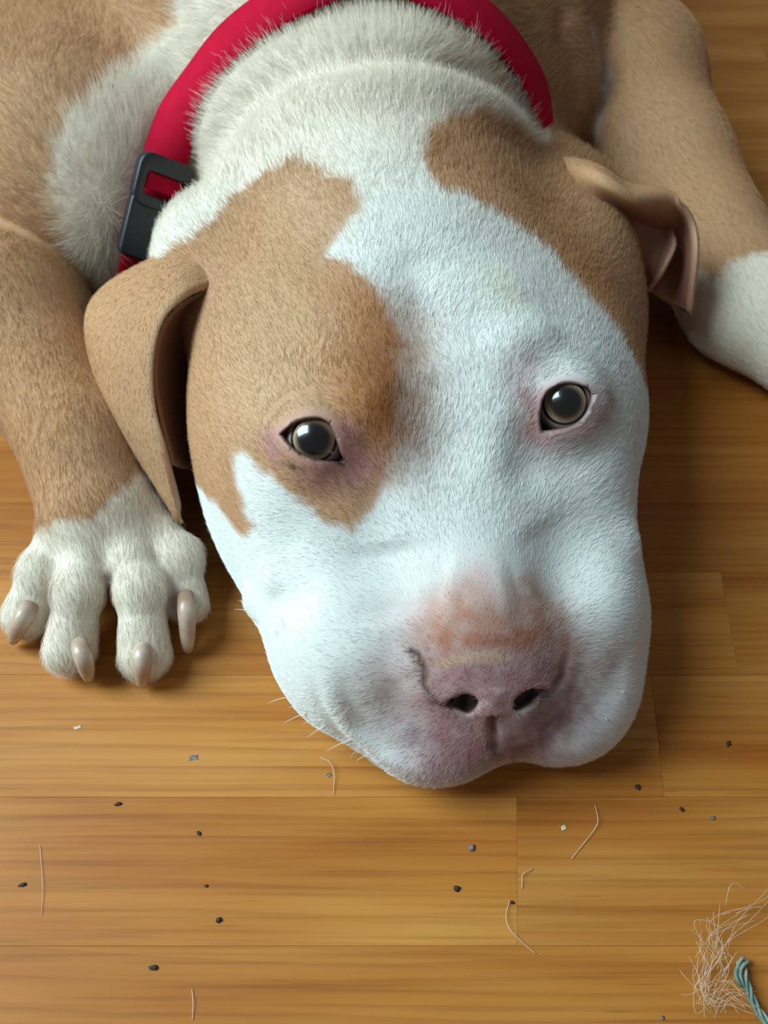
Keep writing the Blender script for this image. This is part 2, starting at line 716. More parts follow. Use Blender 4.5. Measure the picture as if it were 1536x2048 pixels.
# ------------------------------------------------------------------ coat colours, laid out on the animal
PL_U = np.array([1.0, 0, 0])
PL_V = np.array([0, .80, .60])


def plane(X):
    return np.stack([X @ PL_U, X @ PL_V], 1)


def outline(*pp):
    """Outline of a patch: points on the skin, or free points (px, py, z) beside it."""
    return plane(np.array([hit(*p) if len(p) == 2 else P(*p) for p in pp]))


def vnoise(X, scale, seed):
    """Smooth lattice noise in -1..1; scale is lattice cells per metre."""
    q = X * scale
    i = np.floor(q).astype(np.int64)
    f = q - i
    f = f * f * (3 - 2 * f)
    acc = np.zeros(len(X))
    for a in (0, 1):
        for b in (0, 1):
            for c in (0, 1):
                h = ((i[:, 0] + a) * 73856093) ^ ((i[:, 1] + b) * 19349663) ^ ((i[:, 2] + c) * 83492791) ^ (seed * 2654435)
                h = (h ^ (h >> 13)) * 1274126177 & 0x7fffffff
                h = (h ^ (h >> 16)) & 0xffff
                w = (f[:, 0] if a else 1 - f[:, 0]) * (f[:, 1] if b else 1 - f[:, 1]) * (f[:, 2] if c else 1 - f[:, 2])
                acc += w * (h / 32767.5 - 1)
    return acc


FACE_PATCH = outline((600, 316), (640, 335), (652, 356), (690, 360), (713, 382), (718, 422), (692, 452), (668, 488),
                     (645, 515), (700, 527), (735, 560), (768, 608), (788, 670), (798, 730), (797, 800), (788, 880), (778, 960),
                     (750, 1022), (700, 1056), (650, 1040), (600, 1008), (555, 968), (512, 930), (486, 905), (470, 915),
                     (474, 960), (492, 1010), (506, 1055), (480, 1072), (440, 1020), (405, 960, .03), (340, 900, .03), (300, 700, .05),
                     (330, 520, .1), (380, 475), (432, 436), (468, 395), (530, 345))
EAR_PATCH = outline((858, 272), (900, 240), (960, 234), (1010, 250), (1068, 288), (1120, 312), (1300, 340, .1), (1420, 600, .05),
                    (1330, 800, .05), (1294, 790), (1272, 730), (1255, 690), (1228, 645), (1190, 608), (1150, 562), (1100, 502),
                    (1060, 468), (1000, 432), (930, 392), (890, 380), (856, 342), (848, 300))
EAR_ROOT = outline((1085, 300), (1110, 225, .08), (1320, 225, .08), (1320, 420, .08), (1150, 360))
CHEST_WHITE = outline((350, 5), (350, 45), (300, 85), (230, 155), (180, 205), (127, 245), (110, 300), (106, 370), (115, 440),
                      (145, 500), (185, 575), (260, 640, .03), (600, 700, .1), (1100, 600, .05), (1110, 320), (1085, 280), (1050, 220), (1000, 165),
                      (940, 100), (870, 40), (820, -20), (700, -120), (400, -60))
SOCK_L = outline((-60, 1075, .02), (70, 1064), (112, 1042), (190, 1032), (232, 986), (275, 940), (420, 900, .03), (500, 1300, .0), (-200, 1500, .0), (-200, 1100, .02))
SOCK_R = outline((1240, 560, .04), (1395, 545), (1430, 555), (1470, 520), (1536, 505), (1700, 480, .05), (2300, 620, .03), (2300, 1200, .0), (1300, 1000, .0))

WHITE = np.array(lin(226, 230, 227))
TAN = np.array(lin(188, 142, 100))
CREAM = np.array(lin(226, 216, 200))
RUST = np.array(lin(172, 112, 62))
PINK = np.array(lin(205, 152, 152))
NOSE = np.array(lin(166, 124, 124))
NBRN = np.array(lin(176, 118, 92))
MAUVE = np.array(lin(182, 140, 150))
DARK = np.array(lin(46, 30, 26))
PALE = np.array(lin(206, 174, 142))


def sstep(x, a, b):
    t = np.clip((x - a) / (b - a), 0, 1)
    return t * t * (3 - 2 * t)


DOTS = []       # (points on the skin, radius, colour, strength)


def dot(rad, colr, amt, *pp):
    DOTS.append((hits(*pp), rad, colr, amt))


dot(.020, RUST, .75, (775, 690), (778, 780), (770, 860))
dot(.012, RUST, .55, (715, 780), (740, 840))
dot(.010, RUST, .35, (690, 600), (740, 640))
dot(.030, PALE, .35, (520, 640), (500, 740), (560, 690))  # paleness of the lit cheek, painted into the coat
dot(.018, PALE, .55, (600, 380), (640, 430))
dot(.014, PALE, .5, (520, 800))
dot(.020, RUST, .25, (1180, 560), (1100, 420))
dot(.007, PALE, .7, (575, 838), (615, 818), (655, 832))
dot(.009, MAUVE, .45, (640, 945), (700, 950), (735, 940))
dot(.005, PINK * .7, .7, (545, 880), (560, 905))
dot(.005, PINK * .9, .7, (698, 870), (712, 920))
dot(.007, PINK * .62, .75, (1060, 800), (1064, 870), (1080, 890))
dot(.006, PINK * .62, .6, (1110, 885), (1175, 850), (1198, 800))
dot(.009, PINK * .6, .38, (1030, 745), (1060, 730))
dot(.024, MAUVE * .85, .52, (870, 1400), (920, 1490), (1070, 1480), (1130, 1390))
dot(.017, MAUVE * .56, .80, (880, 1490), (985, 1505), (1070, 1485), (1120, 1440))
for i_ in range(16):
    xx = 850 + 13 * i_ if i_ < 10 else 1010 + 16 * (i_ - 10)
    dot(.0013, MAUVE * (.5 if i_ % 2 else 1.15), .45, (xx + 18 - i_ * 2, 1455), (xx, 1525))
dot(.018, PINK * .92, .30, (820, 1330), (850, 1240))
dot(.012, PINK * .75, .35, (880, 1430), (930, 1500), (870, 1540))
dot(.013, NBRN, .50, (890, 1240), (985, 1235), (1060, 1240))
dot(.008, NBRN, .65, (932, 1190), (942, 1215))
dot(.007, PINK, .35, (960, 1140), (970, 1165))
dot(.009, NBRN * .75, .65, (1060, 1180), (1105, 1240), (1125, 1300), (1130, 1340))
dot(.009, NBRN, .85, (890, 1280), (960, 1272), (1050, 1278))
dot(.010, NOSE, .85, (900, 1345), (985, 1338), (1070, 1345))
dot(.010, NOSE, .9, (900, 1388), (985, 1380), (985, 1430), (1068, 1380))
for q in ((880, 1320), (897, 1322), (912, 1312), (925, 1316), (938, 1310), (950, 1318), (962, 1308), (975, 1314), (988, 1306), (1003, 1312), (846, 1322), (853, 1345), (858, 1362)):
    dot(.0016, np.array(lin(206, 176, 130)), .60, q)
dot(.0013, DARK, .85, (818, 1298), (838, 1308), (850, 1335), (856, 1366), (880, 1397), (905, 1410))  # wing creases and philtrum: shade of the shallow grooves drawn as dark colour
dot(.0030, DARK, .40, (1122, 1350), (1098, 1386), (1078, 1394))
dot(.0016, DARK, .75, (986, 1440), (987, 1480), (989, 1510))
for e in NOSTRILS:
    DOTS.append((e['c'][None] - e['w'] * .006, .0065, DARK, .95))
for q in ((720, 1375), (735, 1400), (770, 1385), (765, 1420), (725, 1435), (690, 1400), (800, 1440), (1185, 1320), (1205, 1350),
          (1175, 1370), (1160, 1400), (1210, 1300), (1225, 1330), (575, 1250), (560, 1265), (800, 1400), (790, 1350), (840, 1260), (860, 1230)):
    dot(.0017, NOSE * .9, .32, q)
dot(.0015, DARK, .9, (592, 930))
dot(.0013, DARK, .4, (610, 935))
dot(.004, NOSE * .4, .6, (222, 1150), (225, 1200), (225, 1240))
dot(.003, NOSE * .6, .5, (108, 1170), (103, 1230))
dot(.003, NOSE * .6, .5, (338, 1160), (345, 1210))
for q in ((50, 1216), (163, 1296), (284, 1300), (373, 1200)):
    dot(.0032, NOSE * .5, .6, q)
dot(.003, WHITE, .6, (1195, 60), (1212, 150), (1192, 270))
dot(.010, np.array(lin(222, 216, 160)), .25, (985, 570), (1010, 610))


_n = [len(d_[0]) for d_ in DOTS]
_p = np.split(project(np.vstack([d_[0] for d_ in DOTS]), 4), np.cumsum(_n)[:-1])       # onto the finished skin
DOTS = [(q_,) + d_[1:] for q_, d_ in zip(_p, DOTS)]


def coat(X, code):
    jit = .0012 * vnoise(X, 420, 3) + .0020 * vnoise(X, 140, 4)
    Y = plane(X)
    G = np.stack([group_d(X, i) for i in range(4)], 1)
    w = np.argmin(G, 1)
    c = np.tile(TAN, (len(X), 1))
    head = (w == 0) | ((w == 1) & (X[:, 1] < .40))
    whit = np.zeros(len(X))
    e = .0022
    m = w == 1
    whit[m] = sstep(-poly2d(Y[m], CHEST_WHITE) + jit[m] * 2.5, -.004, .004)
    m = w == 0
    whit[m] = 1
    m = head
    tp = np.minimum(poly2d(Y[m], FACE_PATCH), poly2d(Y[m], EAR_PATCH)) + jit[m]
    tp = np.where(w[m] == 0, np.minimum(tp, poly2d(Y[m], EAR_ROOT)), tp)
    whit[m] *= 1 - sstep(-tp, -e, e)
    m = w == 2
    whit[m] = sstep(-poly2d(Y[m], SOCK_L) + jit[m], -e, e)
    m = w == 3
    whit[m] = sstep(-poly2d(Y[m], SOCK_R) + jit[m], -e, e)
    whit[code > 0] = 0
    tone = .5 + .5 * vnoise(X, 26, 11)
    c = TAN * (1 - .18 * tone[:, None]) + (PALE - TAN) * (.30 * (.5 + .5 * vnoise(X, 18, 12)))[:, None]
    cr = np.where(w >= 2, 1, sstep(X[:, 1], .24, .38))[:, None]
    base = WHITE * (1 - cr) + CREAM * cr
    c = c * (1 - whit[:, None]) + base * whit[:, None]
    skin = np.zeros(len(X))
    for pts, rad, colr, amt in DOTS:
        lo, hi = pts.min(0) - 2.4 * rad, pts.max(0) + 2.4 * rad
        m = in_box(X, lo, hi)
        if not len(m):
            continue
        a = amt * np.exp(-(poly_dist(X[m], pts) / rad) ** 2) * np.clip(1 + .35 * vnoise(X[m], 260, 21), 0.3, 1.3)
        a = np.clip(a, 0, 1)[:, None]
        c[m] = c[m] * (1 - a) + np.asarray(colr) * a
    for ee in EYES:
        q = X - ee['c']
        m = np.where(np.linalg.norm(q, axis=1) < .03)[0]
        p2 = poly2d(np.stack([q[m] @ ee['u'], q[m] @ ee['v']], 1), ee['poly'])
        a = (.80 * (1 - sstep(p2, .0000, .0016)))[:, None]
        b = (.55 * (1 - sstep(p2, .0005, .006)))[:, None]
        c[m] = c[m] * (1 - b) + PINK * .8 * b
        c[m] = c[m] * (1 - a) + DARK * a
        skin[m] = np.maximum(skin[m], 1 - sstep(p2, .001, .005))
    skin = np.maximum(skin, .6 * INNER)
    c = c * (1 - .72 * INNER[:, None]) + np.array(lin(142, 90, 80)) * .72 * INNER[:, None]
    nz = np.exp(-((np.linalg.norm((X - L(.002, .088, .048)) / np.array([1.25, .9, 1.0]), axis=1)) / .021) ** 4)
    skin = np.maximum(skin, nz)
    skin = np.maximum(skin, .72 * np.exp(-((np.linalg.norm((X - L(.002, .068, .076)) / np.array([1.3, 1, 1]), axis=1)) / .022) ** 4))
    return np.clip(c, 0, 1), skin


RGB, SKIN = coat(V, CODE)
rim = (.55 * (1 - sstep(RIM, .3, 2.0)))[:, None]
RGB = RGB * (1 - rim) + PALE * rim  # thin-furred ear edges are paler; their rim highlight is also put into the colour

dog = bpy.data.objects.new('dog', None)
COL.objects.link(dog)
dog.location = (0, .25, 0)
tag(dog, 'tan and white dog lying on the floor with its chin down', 'dog')


def child(name, verts, faces, mat, parent=None, smooth=True):
    """Mesh whose parent's origin is taken into account, so verts are given in room coordinates."""
    p = parent or dog
    loc = np.array(p.matrix_world.translation) if p.parent is None and p.type == 'EMPTY' else np.zeros(3)
    loc = np.array(p.location)
    return mesh_obj(name, np.asarray(verts) - loc, faces, mat, p, smooth)


def node(nt, t, **kw):
    n = nt.nodes.new(t)
    for k, v in kw.items():
        if k in n.inputs:
            n.inputs[k].default_value = v
        else:
            setattr(n, k, v)
    return n


m_coat, nt, b = new_mat('short_coat')
at = node(nt, 'ShaderNodeAttribute', attribute_name='col')
sk = node(nt, 'ShaderNodeAttribute', attribute_name='skin')
nz = node(nt, 'ShaderNodeTexNoise', Scale=1300.0, Detail=3.0)
mp = node(nt, 'ShaderNodeMapRange')
mp.inputs['To Min'].default_value = .86
mp.inputs['To Max'].default_value = 1.10
mx = node(nt, 'ShaderNodeMix', data_type='RGBA', blend_type='MULTIPLY')
mx.inputs[0].default_value = 1
tc = node(nt, 'ShaderNodeTexCoord')
nt.links.new(tc.outputs['Object'], nz.inputs['Vector'])
nt.links.new(nz.outputs['Fac'], mp.inputs['Value'])
nt.links.new(at.outputs['Color'], mx.inputs['A'])
nt.links.new(mp.outputs['Result'], mx.inputs['B'])
nt.links.new(mx.outputs['Result'], b.inputs['Base Color'])
rg = node(nt, 'ShaderNodeMapRange')
rg.inputs['To Min'].default_value = .8
rg.inputs['To Max'].default_value = .45
nt.links.new(sk.outputs['Fac'], rg.inputs['Value'])
nt.links.new(rg.outputs['Result'], b.inputs['Roughness'])
bp = node(nt, 'ShaderNodeBump', Strength=.15, Distance=.0004)
nt.links.new(nz.outputs['Fac'], bp.inputs['Height'])
nt.links.new(bp.outputs['Normal'], b.inputs['Normal'])
b.inputs['Specular IOR Level'].default_value = .3

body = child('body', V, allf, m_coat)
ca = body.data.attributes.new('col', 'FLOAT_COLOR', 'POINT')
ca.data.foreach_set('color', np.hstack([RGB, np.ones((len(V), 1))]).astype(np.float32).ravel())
sa = body.data.attributes.new('skin', 'FLOAT', 'POINT')
sa.data.foreach_set('value', SKIN.astype(np.float32))

# ------------------------------------------------------------------ eyes and claws
m_eye, nt, b = new_mat('eyeball')
tc = node(nt, 'ShaderNodeTexCoord')
sp = node(nt, 'ShaderNodeSeparateXYZ')
cb = node(nt, 'ShaderNodeCombineXYZ')
ln = node(nt, 'ShaderNodeVectorMath', operation='LENGTH')
rp = node(nt, 'ShaderNodeValToRGB')
dv = node(nt, 'ShaderNodeMath', operation='DIVIDE')
dv.inputs[1].default_value = .0135
nt.links.new(tc.outputs['Object'], sp.inputs[0])
nt.links.new(sp.outputs['X'], cb.inputs['X'])
nt.links.new(sp.outputs['Y'], cb.inputs['Y'])
nt.links.new(cb.outputs[0], ln.inputs[0])
nt.links.new(ln.outputs['Value'], dv.inputs[0])
nt.links.new(dv.outputs[0], rp.inputs['Fac'])
els = rp.color_ramp.elements
stops = [(0.0, (8, 8, 8)), (.36, (14, 12, 10)), (.43, (52, 42, 32)), (.50, (128, 110, 84)), (.565, (176, 158, 130)), (.60, (34, 26, 22)),
         (.645, (26, 19, 18)), (.675, (186, 160, 160)), (.80, (150, 110, 110)), (.9, (110, 55, 55)), (1.0, (80, 40, 40))]
els[0].position, els[0].color = stops[0][0], (*lin(*stops[0][1]), 1)
els[1].position, els[1].color = stops[-1][0], (*lin(*stops[-1][1]), 1)
for p_, c_ in stops[1:-1]:
    e_ = els.new(p_)
    e_.color = (*lin(*c_), 1)
nt.links.new(rp.outputs['Color'], b.inputs['Base Color'])
b.inputs['Roughness'].default_value = .25
b.inputs['Coat Weight'].default_value = 1.0
b.inputs['Coat Roughness'].default_value = .02
for e in EYES:
    bm = bmesh.new()
    bmesh.ops.create_uvsphere(bm, u_segments=48, v_segments=32, radius=e['R'])
    for v in bm.verts:                                   # slight bulge of the cornea
        r = math.hypot(v.co.x, v.co.y) / e['R']
        if v.co.z > 0:
            v.co.z += .0008 * max(0, 1 - (r / .62) ** 2)
    me = bpy.data.meshes.new('eye')
    bm.to_mesh(me)
    bm.free()
    me.polygons.foreach_set('use_smooth', [True] * len(me.polygons))
    me.materials.append(m_eye)
    ob = bpy.data.objects.new('eye', me)
    COL.objects.link(ob)
    ob.parent = dog
    M3 = Matrix((e['u'], e['v'], e['w'])).transposed()
    ob.matrix_local = Matrix.Translation(Vector(e['c']) - dog.location) @ M3.to_4x4()
    ob['label'] = 'dark pupil with a golden brown iris ring'


def tube(pts, rads, seg=8, cap=True):
    pts = np.asarray(pts, float)
    n = len(pts)
    T = np.gradient(pts, axis=0)
    T /= np.linalg.norm(T, axis=1)[:, None] + 1e-12
    ref = np.array([0, 0, 1.0]) if abs(T[0][2]) < .9 else np.array([1.0, 0, 0])
    vs, fs = [], []
    u = np.cross(ref, T[0])
    u /= np.linalg.norm(u)
    for i in range(n):
        u = u - T[i] * (u @ T[i])
        u /= np.linalg.norm(u) + 1e-12
        w = np.cross(T[i], u)
        for k in range(seg):
            a = 2 * math.pi * k / seg
            vs.append(pts[i] + rads[i] * (u * math.cos(a) + w * math.sin(a)))
    for i in range(n - 1):
        for k in range(seg):
            k2 = (k + 1) % seg
            fs.append((i * seg + k, i * seg + k2, (i + 1) * seg + k2, (i + 1) * seg + k))
    if cap:
        fs.append(tuple(range(seg))[::-1])
        fs.append(tuple((n - 1) * seg + k for k in range(seg)))
    return vs, fs


m_claw, nt, b = new_mat('claw_horn')
tc = node(nt, 'ShaderNodeTexCoord')
nz = node(nt, 'ShaderNodeTexNoise', Scale=90.0, Detail=2.0)
rp = node(nt, 'ShaderNodeValToRGB')
nt.links.new(tc.outputs['Object'], nz.inputs['Vector'])
nt.links.new(nz.outputs['Fac'], rp.inputs['Fac'])
rp.color_ramp.elements[0].color = (*lin(168, 136, 116), 1)
rp.color_ramp.elements[0].position = .35
rp.color_ramp.elements[1].color = (*lin(208, 190, 172), 1)
rp.color_ramp.elements[1].position = .7
nt.links.new(rp.outputs['Color'], b.inputs['Base Color'])
b.inputs['Roughness'].default_value = .3
CLAWS = [((60, 1212, .021), (46, 1236, .022), (33, 1264, .014), (24, 1286, .003)),
         ((158, 1288, .021), (165, 1310, .023), (173, 1338, .015), (179, 1362, .004)),
         ((285, 1292, .021), (285, 1316, .023), (284, 1346, .015), (283, 1372, .004)),
         ((371, 1190, .022), (373, 1222, .023), (375, 1270, .014), (376, 1308, .004))]
for q in CLAWS:
    pts = catmull([P(*t) for t in q], 12)
    rr = np.interp(np.linspace(0, 1, 12), [0, .3, .7, .93, 1], [.0040, .0043, .0036, .0024, .0006])
    child('claw', *tube(pts, rr, 12), m_claw)

# ------------------------------------------------------------------ collar
m_web, nt, b = new_mat('red_webbing')
tc = node(nt, 'ShaderNodeTexCoord')
wv = node(nt, 'ShaderNodeTexWave', Scale=420.0, Distortion=1.5)
wv.inputs['Detail'].default_value = 2
nz = node(nt, 'ShaderNodeTexNoise', Scale=180.0, Detail=4.0)
mx = node(nt, 'ShaderNodeMix', data_type='RGBA')
mx.inputs['A'].default_value = (*lin(168, 8, 40), 1)
mx.inputs['B'].default_value = (*lin(196, 16, 56), 1)
nt.links.new(tc.outputs['Object'], wv.inputs['Vector'])
nt.links.new(tc.outputs['Object'], nz.inputs['Vector'])
nt.links.new(nz.outputs['Fac'], mx.inputs['Factor'])
nt.links.new(mx.outputs['Result'], b.inputs['Base Color'])
bp = node(nt, 'ShaderNodeBump', Strength=.4, Distance=.0004)
nt.links.new(wv.outputs['Fac'], bp.inputs['Height'])
nt.links.new(bp.outputs['Normal'], b.inputs['Normal'])
b.inputs['Roughness'].default_value = .8
b.inputs['Specular IOR Level'].default_value = .1

collar = bpy.data.objects.new('dog_collar', None)
COL.objects.link(collar)
collar.location = (-.02, .42, 0)
tag(collar, 'red webbing collar with a black plastic buckle around the dog\'s neck', 'collar')

cpx = [(262, 560), (285, 470), (310, 375), (338, 300), (378, 215), (438, 128), (510, 62), (600, 5), (735, -48), (870, -5), (962, 52), (1022, 120),
       (1062, 190), (1088, 245)]
cp = hits(*cpx)
cp = np.vstack([[cp[0] + np.array([-.004, -.012, -.03])], cp, [cp[-1] + np.array([.012, -.004, -.022])], [cp[-1] + np.array([.016, -.008, -.05])], [cp[-1] + np.array([.006, -.012, -.08])]])
path = catmull(cp, 110)


def neck_d(X):
    return group_d(X, 1, False) - stamp_field(X)


def settle(X, h):
    for _ in range(5):
        d = neck_d(X)
        X = X - gradient(X, d, f=neck_d) * (d - h)[:, None]
    return X


path = settle(path, .0035)
for _ in range(8):
    path[1:-1] = .5 * path[1:-1] + .25 * (path[:-2] + path[2:])
path = settle(path, .0038)
for _ in range(3):
    path[1:-1] = .5 * path[1:-1] + .25 * (path[:-2] + path[2:])
cn = gradient(path, neck_d(path), f=neck_d)
for _ in range(12):
    cn[1:-1] = .5 * cn[1:-1] + .25 * (cn[:-2] + cn[2:])
cn /= np.linalg.norm(cn, axis=1)[:, None]
ct = np.gradient(path, axis=0)
ct /= np.linalg.norm(ct, axis=1)[:, None]
cw = np.cross(cn, ct)
cw /= np.linalg.norm(cw, axis=1)[:, None]


def ribbon(path, N, W, hw, th):
    prof = [(-hw, 0), (-hw + .0008, th), (0, th * 1.12), (hw - .0008, th), (hw, 0), (0, -.0003)]
    n, k = len(path), len(prof)
    vs = [path[i] + W[i] * a + N[i] * c for i in range(n) for a, c in prof]
    fs = [(i * k + j, i * k + (j + 1) % k, (i + 1) * k + (j + 1) % k, (i + 1) * k + j) for i in range(n - 1) for j in range(k)]
    fs += [tuple(range(k))[::-1], tuple((n - 1) * k + j for j in range(k))]
    return vs, fs


child('strap', *ribbon(path, cn, cw, .0122, .0022), m_web, collar)

m_pla, nt, b = new_mat('black_plastic')
nz = node(nt, 'ShaderNodeTexNoise', Scale=700.0, Detail=2.0)
rp = node(nt, 'ShaderNodeValToRGB')
rp.color_ramp.elements[0].color = (*lin(22, 26, 32), 1)
rp.color_ramp.elements[1].color = (*lin(34, 38, 46), 1)
nt.links.new(nz.outputs['Fac'], rp.inputs['Fac'])
nt.links.new(rp.outputs['Color'], b.inputs['Base Color'])
b.inputs['Roughness'].default_value = .42


def solid(profile_outer, z0, z1, hole=None, bev=.0015):
    """Plate with rounded edges cut to an outline, optionally with a slot."""
    bm = bmesh.new()

    def loop(pts, z):
        return [bm.verts.new((x, y, z)) for x, y in pts]
    a0, a1 = loop(profile_outer, z0), loop(profile_outer, z1)
    n = len(a0)
    for i in range(n):
        bm.faces.new((a0[i], a0[(i + 1) % n], a1[(i + 1) % n], a1[i]))
    if hole is None:
        bm.faces.new(a1)
        bm.faces.new(a0[::-1])
    else:
        b0, b1 = loop(hole, z0), loop(hole, z1)
        for i in range(n):
            j = (i + 1) % n
            bm.faces.new((b0[j], b0[i], b1[i], b1[j]))
            bm.faces.new((a1[i], a1[j], b1[j], b1[i]))
            bm.faces.new((a0[j], a0[i], b0[i], b0[j]))
    bm.normal_update()
    es = [e for e in bm.edges if len(e.link_faces) == 2 and e.calc_face_angle(0) > .9]
    bmesh.ops.bevel(bm, geom=es, offset=bev, segments=3, affect='EDGES', profile=.5)
    bm.verts.index_update()
    vs = np.array([v.co for v in bm.verts])
    fs = [[v.index for v in f.verts] for f in bm.faces]
    bm.free()
    return vs, fs


def rrect(x0, x1, y0, y1, r, n=5):
    out = []
    for cx, cy, a0 in ((x1 - r, y1 - r, 0), (x0 + r, y1 - r, 90), (x0 + r, y0 + r, 180), (x1 - r, y0 + r, 270)):
        for k in range(n):
            a = math.radians(a0 + 90 * k / (n - 1))
            out.append((cx + r * math.cos(a), cy + r * math.sin(a)))
    return out


# buckle frame: x across the strap, y along it (up the neck), z away from the neck
ib = int(np.argmin(np.linalg.norm(path - settle(hits((298, 415)), .0038)[0], axis=1)))
bo, bt, bn = path[ib], ct[ib], cn[ib]
bx = np.cross(bt, bn)
bx /= np.linalg.norm(bx)
bn = np.cross(bx, bt)
BUCK = np.array([bx, bt, bn])


def place(vs):
    return bo + np.asarray(vs) @ BUCK


bk = child('buckle', *[(place(v), f) for v, f in [solid(rrect(-.0155, .0155, -.030, .004, .004), .002, .0105)]][0], m_pla, collar)
fr = solid(rrect(-.0160, .0160, -.002, .026, .007), .0025, .0115, rrect(-.0105, .0105, .0045, .0165, .002))
child('buckle_frame', place(fr[0]), fr[1], m_pla, collar)
lp = solid(rrect(-.0098, .0098, .0075, .0165, .001), .004, .0085, None, .0008)
child('strap_loop', place(lp[0]), lp[1], m_web, collar)

# ------------------------------------------------------------------ fur
me = body.data
me.calc_loop_triangles()
nt_ = len(me.loop_triangles)
tri = np.zeros(nt_ * 3, np.int32)
me.loop_triangles.foreach_get('vertices', tri)
tri = tri.reshape(-1, 3)
vn = np.zeros(len(V) * 3, np.float32)
me.vertices.foreach_get('normal', vn)
vn = vn.reshape(-1, 3).astype(float)
p0, p1, p2 = V[tri[:, 0]], V[tri[:, 1]], V[tri[:, 2]]
area = .5 * np.linalg.norm(np.cross(p1 - p0, p2 - p0), axis=1)
cen = (p0 + p1 + p2) / 3
dens = area.copy()
dens[(cen[:, 1] > .66) | (cen[:, 2] < .003) | (np.abs(cen[:, 0]) > .32)] = 0
nrm = np.cross(p1 - p0, p2 - p0)
dens[nrm[:, 2] < -.5 * np.linalg.norm(nrm, axis=1)] *= .2
near = 1.0 + 1.6 * np.exp(-(np.linalg.norm(cen - L(0, 0, .07), axis=1) / .13) ** 2)
dens *= near
NH = 460000
ti = rng.choice(nt_, NH, p=dens / dens.sum())
r1, r2 = np.sqrt(rng.random(NH)), rng.random(NH)
w0, w1, w2 = 1 - r1, r1 * (1 - r2), r1 * r2
R = p0[ti] * w0[:, None] + p1[ti] * w1[:, None] + p2[ti] * w2[:, None]
N = vn[tri[ti, 0]] * w0[:, None] + vn[tri[ti, 1]] * w1[:, None] + vn[tri[ti, 2]] * w2[:, None]
N /= np.linalg.norm(N, axis=1)[:, None] + 1e-9
pick = np.where(w0 > np.maximum(w1, w2), 0, np.where(w1 > w2, 1, 2))
vi = tri[ti, pick]
HC, HSK, HCODE = RGB[vi], SKIN[vi], CODE[vi]
gd = np.stack([group_d(R, i) for i in range(4)], 1)
part = np.argmin(gd, 1)
nose_p = L(.002, .098, .050)
flow = R - nose_p
flow /= np.linalg.norm(flow, axis=1)[:, None]
flow = flow + HU * -.25
bf = np.array([0, 1.0, -.25])
wb = np.clip((R[:, 1] - .33) / .08, 0, 1)[:, None]
flow = flow * (1 - wb) + bf * wb
side = np.tanh(R[:, 0] / .08)[:, None] * np.array([.5, 0, 0])
flow = flow + side * wb
flow = np.where((part == 2)[:, None], np.array([.15, -1.0, -.3]), flow)
flow = np.where((part == 3)[:, None], np.array([.6, -1.0, -.4]), flow)
flow = np.where(((HCODE % 10) == 1)[:, None], np.array([-.2, -1.0, -.5]), flow)
flow = np.where(((HCODE % 10) >= 2)[:, None], np.array([1.0, -.4, -.4]), flow)
flow = flow + .35 * np.stack([vnoise(R, 45, 31), vnoise(R, 45, 32), vnoise(R, 45, 33)], 1) + rng.normal(0, .16, (NH, 3))
flow -= N * np.einsum('ij,ij->i', flow, N)[:, None]
flow /= np.linalg.norm(flow, axis=1)[:, None] + 1e-9
length = np.full(NH, .0046)
lift = np.full(NH, .26)
muz = np.clip(((R - HO) @ HF - .01) / .05, 0, 1)
length = .0044 - .0010 * muz + .0043 * np.clip((R[:, 1] - .27) / .10, 0, 1)
dcol = np.full(NH, 1.0)
nk = np.where((R[:, 1] > .27) & (R[:, 2] > .02))[0]
for a in range(0, len(path), 2):
    dcol[nk] = np.minimum(dcol[nk], np.linalg.norm(R[nk] - path[a], axis=1))
rough = np.exp(-(np.clip(dcol - .012, 0, 1) / .035) ** 2)
whiteish = HC[:, 2] > .45
length = length + np.where(whiteish, .0065, .0020) * rough
lift = lift + .30 * rough * whiteish
length = np.where(part >= 2, .0052, length)
length = np.where(HCODE > 0, .0028, length)
length *= np.clip(rng.normal(1, .22, NH), .4, 1.6)
length *= 1 - .75 * np.clip(HSK, 0, 1)
lift = lift * np.clip(rng.normal(1, .3, NH), .2, 2)
ok = (HSK < .75) & (dcol > .0128) & (rng.random(NH) > muz * .15)
bd = np.linalg.norm((R - bo) @ BUCK.T / np.array([.019, .034, .03]), axis=1)
ok &= bd > 1.0
R, N, flow, length, lift, HC, HSK = [q[ok] for q in (R, N, flow, length, lift, HC, HSK)]
n = len(R)
T4 = np.array([0, .33, .68, 1.0])
cl, sl = np.cos(lift)[:, None], np.sin(lift)[:, None]
pos = np.zeros((n, 4, 3), np.float32)
for k, t in enumerate(T4):
    up = sl * t * (1 - .45 * t)
    pos[:, k] = R - N * .0003 + (flow * cl * t + N * up) * length[:, None]
pos -= np.array(dog.location)
fc = bpy.data.hair_curves.new('fur')
fc.add_curves([4] * n)
fc.points.foreach_set('position', pos.ravel())
ra = fc.attributes.get('radius') or fc.attributes.new('radius', 'FLOAT', 'POINT')
rad = np.tile(np.array([.000050, .000046, .000034, .000008], np.float32), (n, 1)) * (.8 + .5 * rng.random((n, 1)).astype(np.float32))
ra.data.foreach_set('value', rad.ravel().astype(np.float32))
hc = HC * np.clip(rng.normal(1.04, .10, (n, 1)), .7, 1.35)
ha = fc.attributes.new('col', 'FLOAT_COLOR', 'CURVE')
ha.data.foreach_set('color', np.hstack([np.clip(hc, 0, .95), np.ones((n, 1))]).astype(np.float32).ravel())
m_fur, nt, b = new_mat('fur_hair')
at = node(nt, 'ShaderNodeAttribute', attribute_name='col')
nt.links.new(at.outputs['Color'], b.inputs['Base Color'])
b.inputs['Roughness'].default_value = .55
b.inputs['Specular IOR Level'].default_value = .25
fc.materials.append(m_fur)
fur = bpy.data.objects.new('fur', fc)
COL.objects.link(fur)
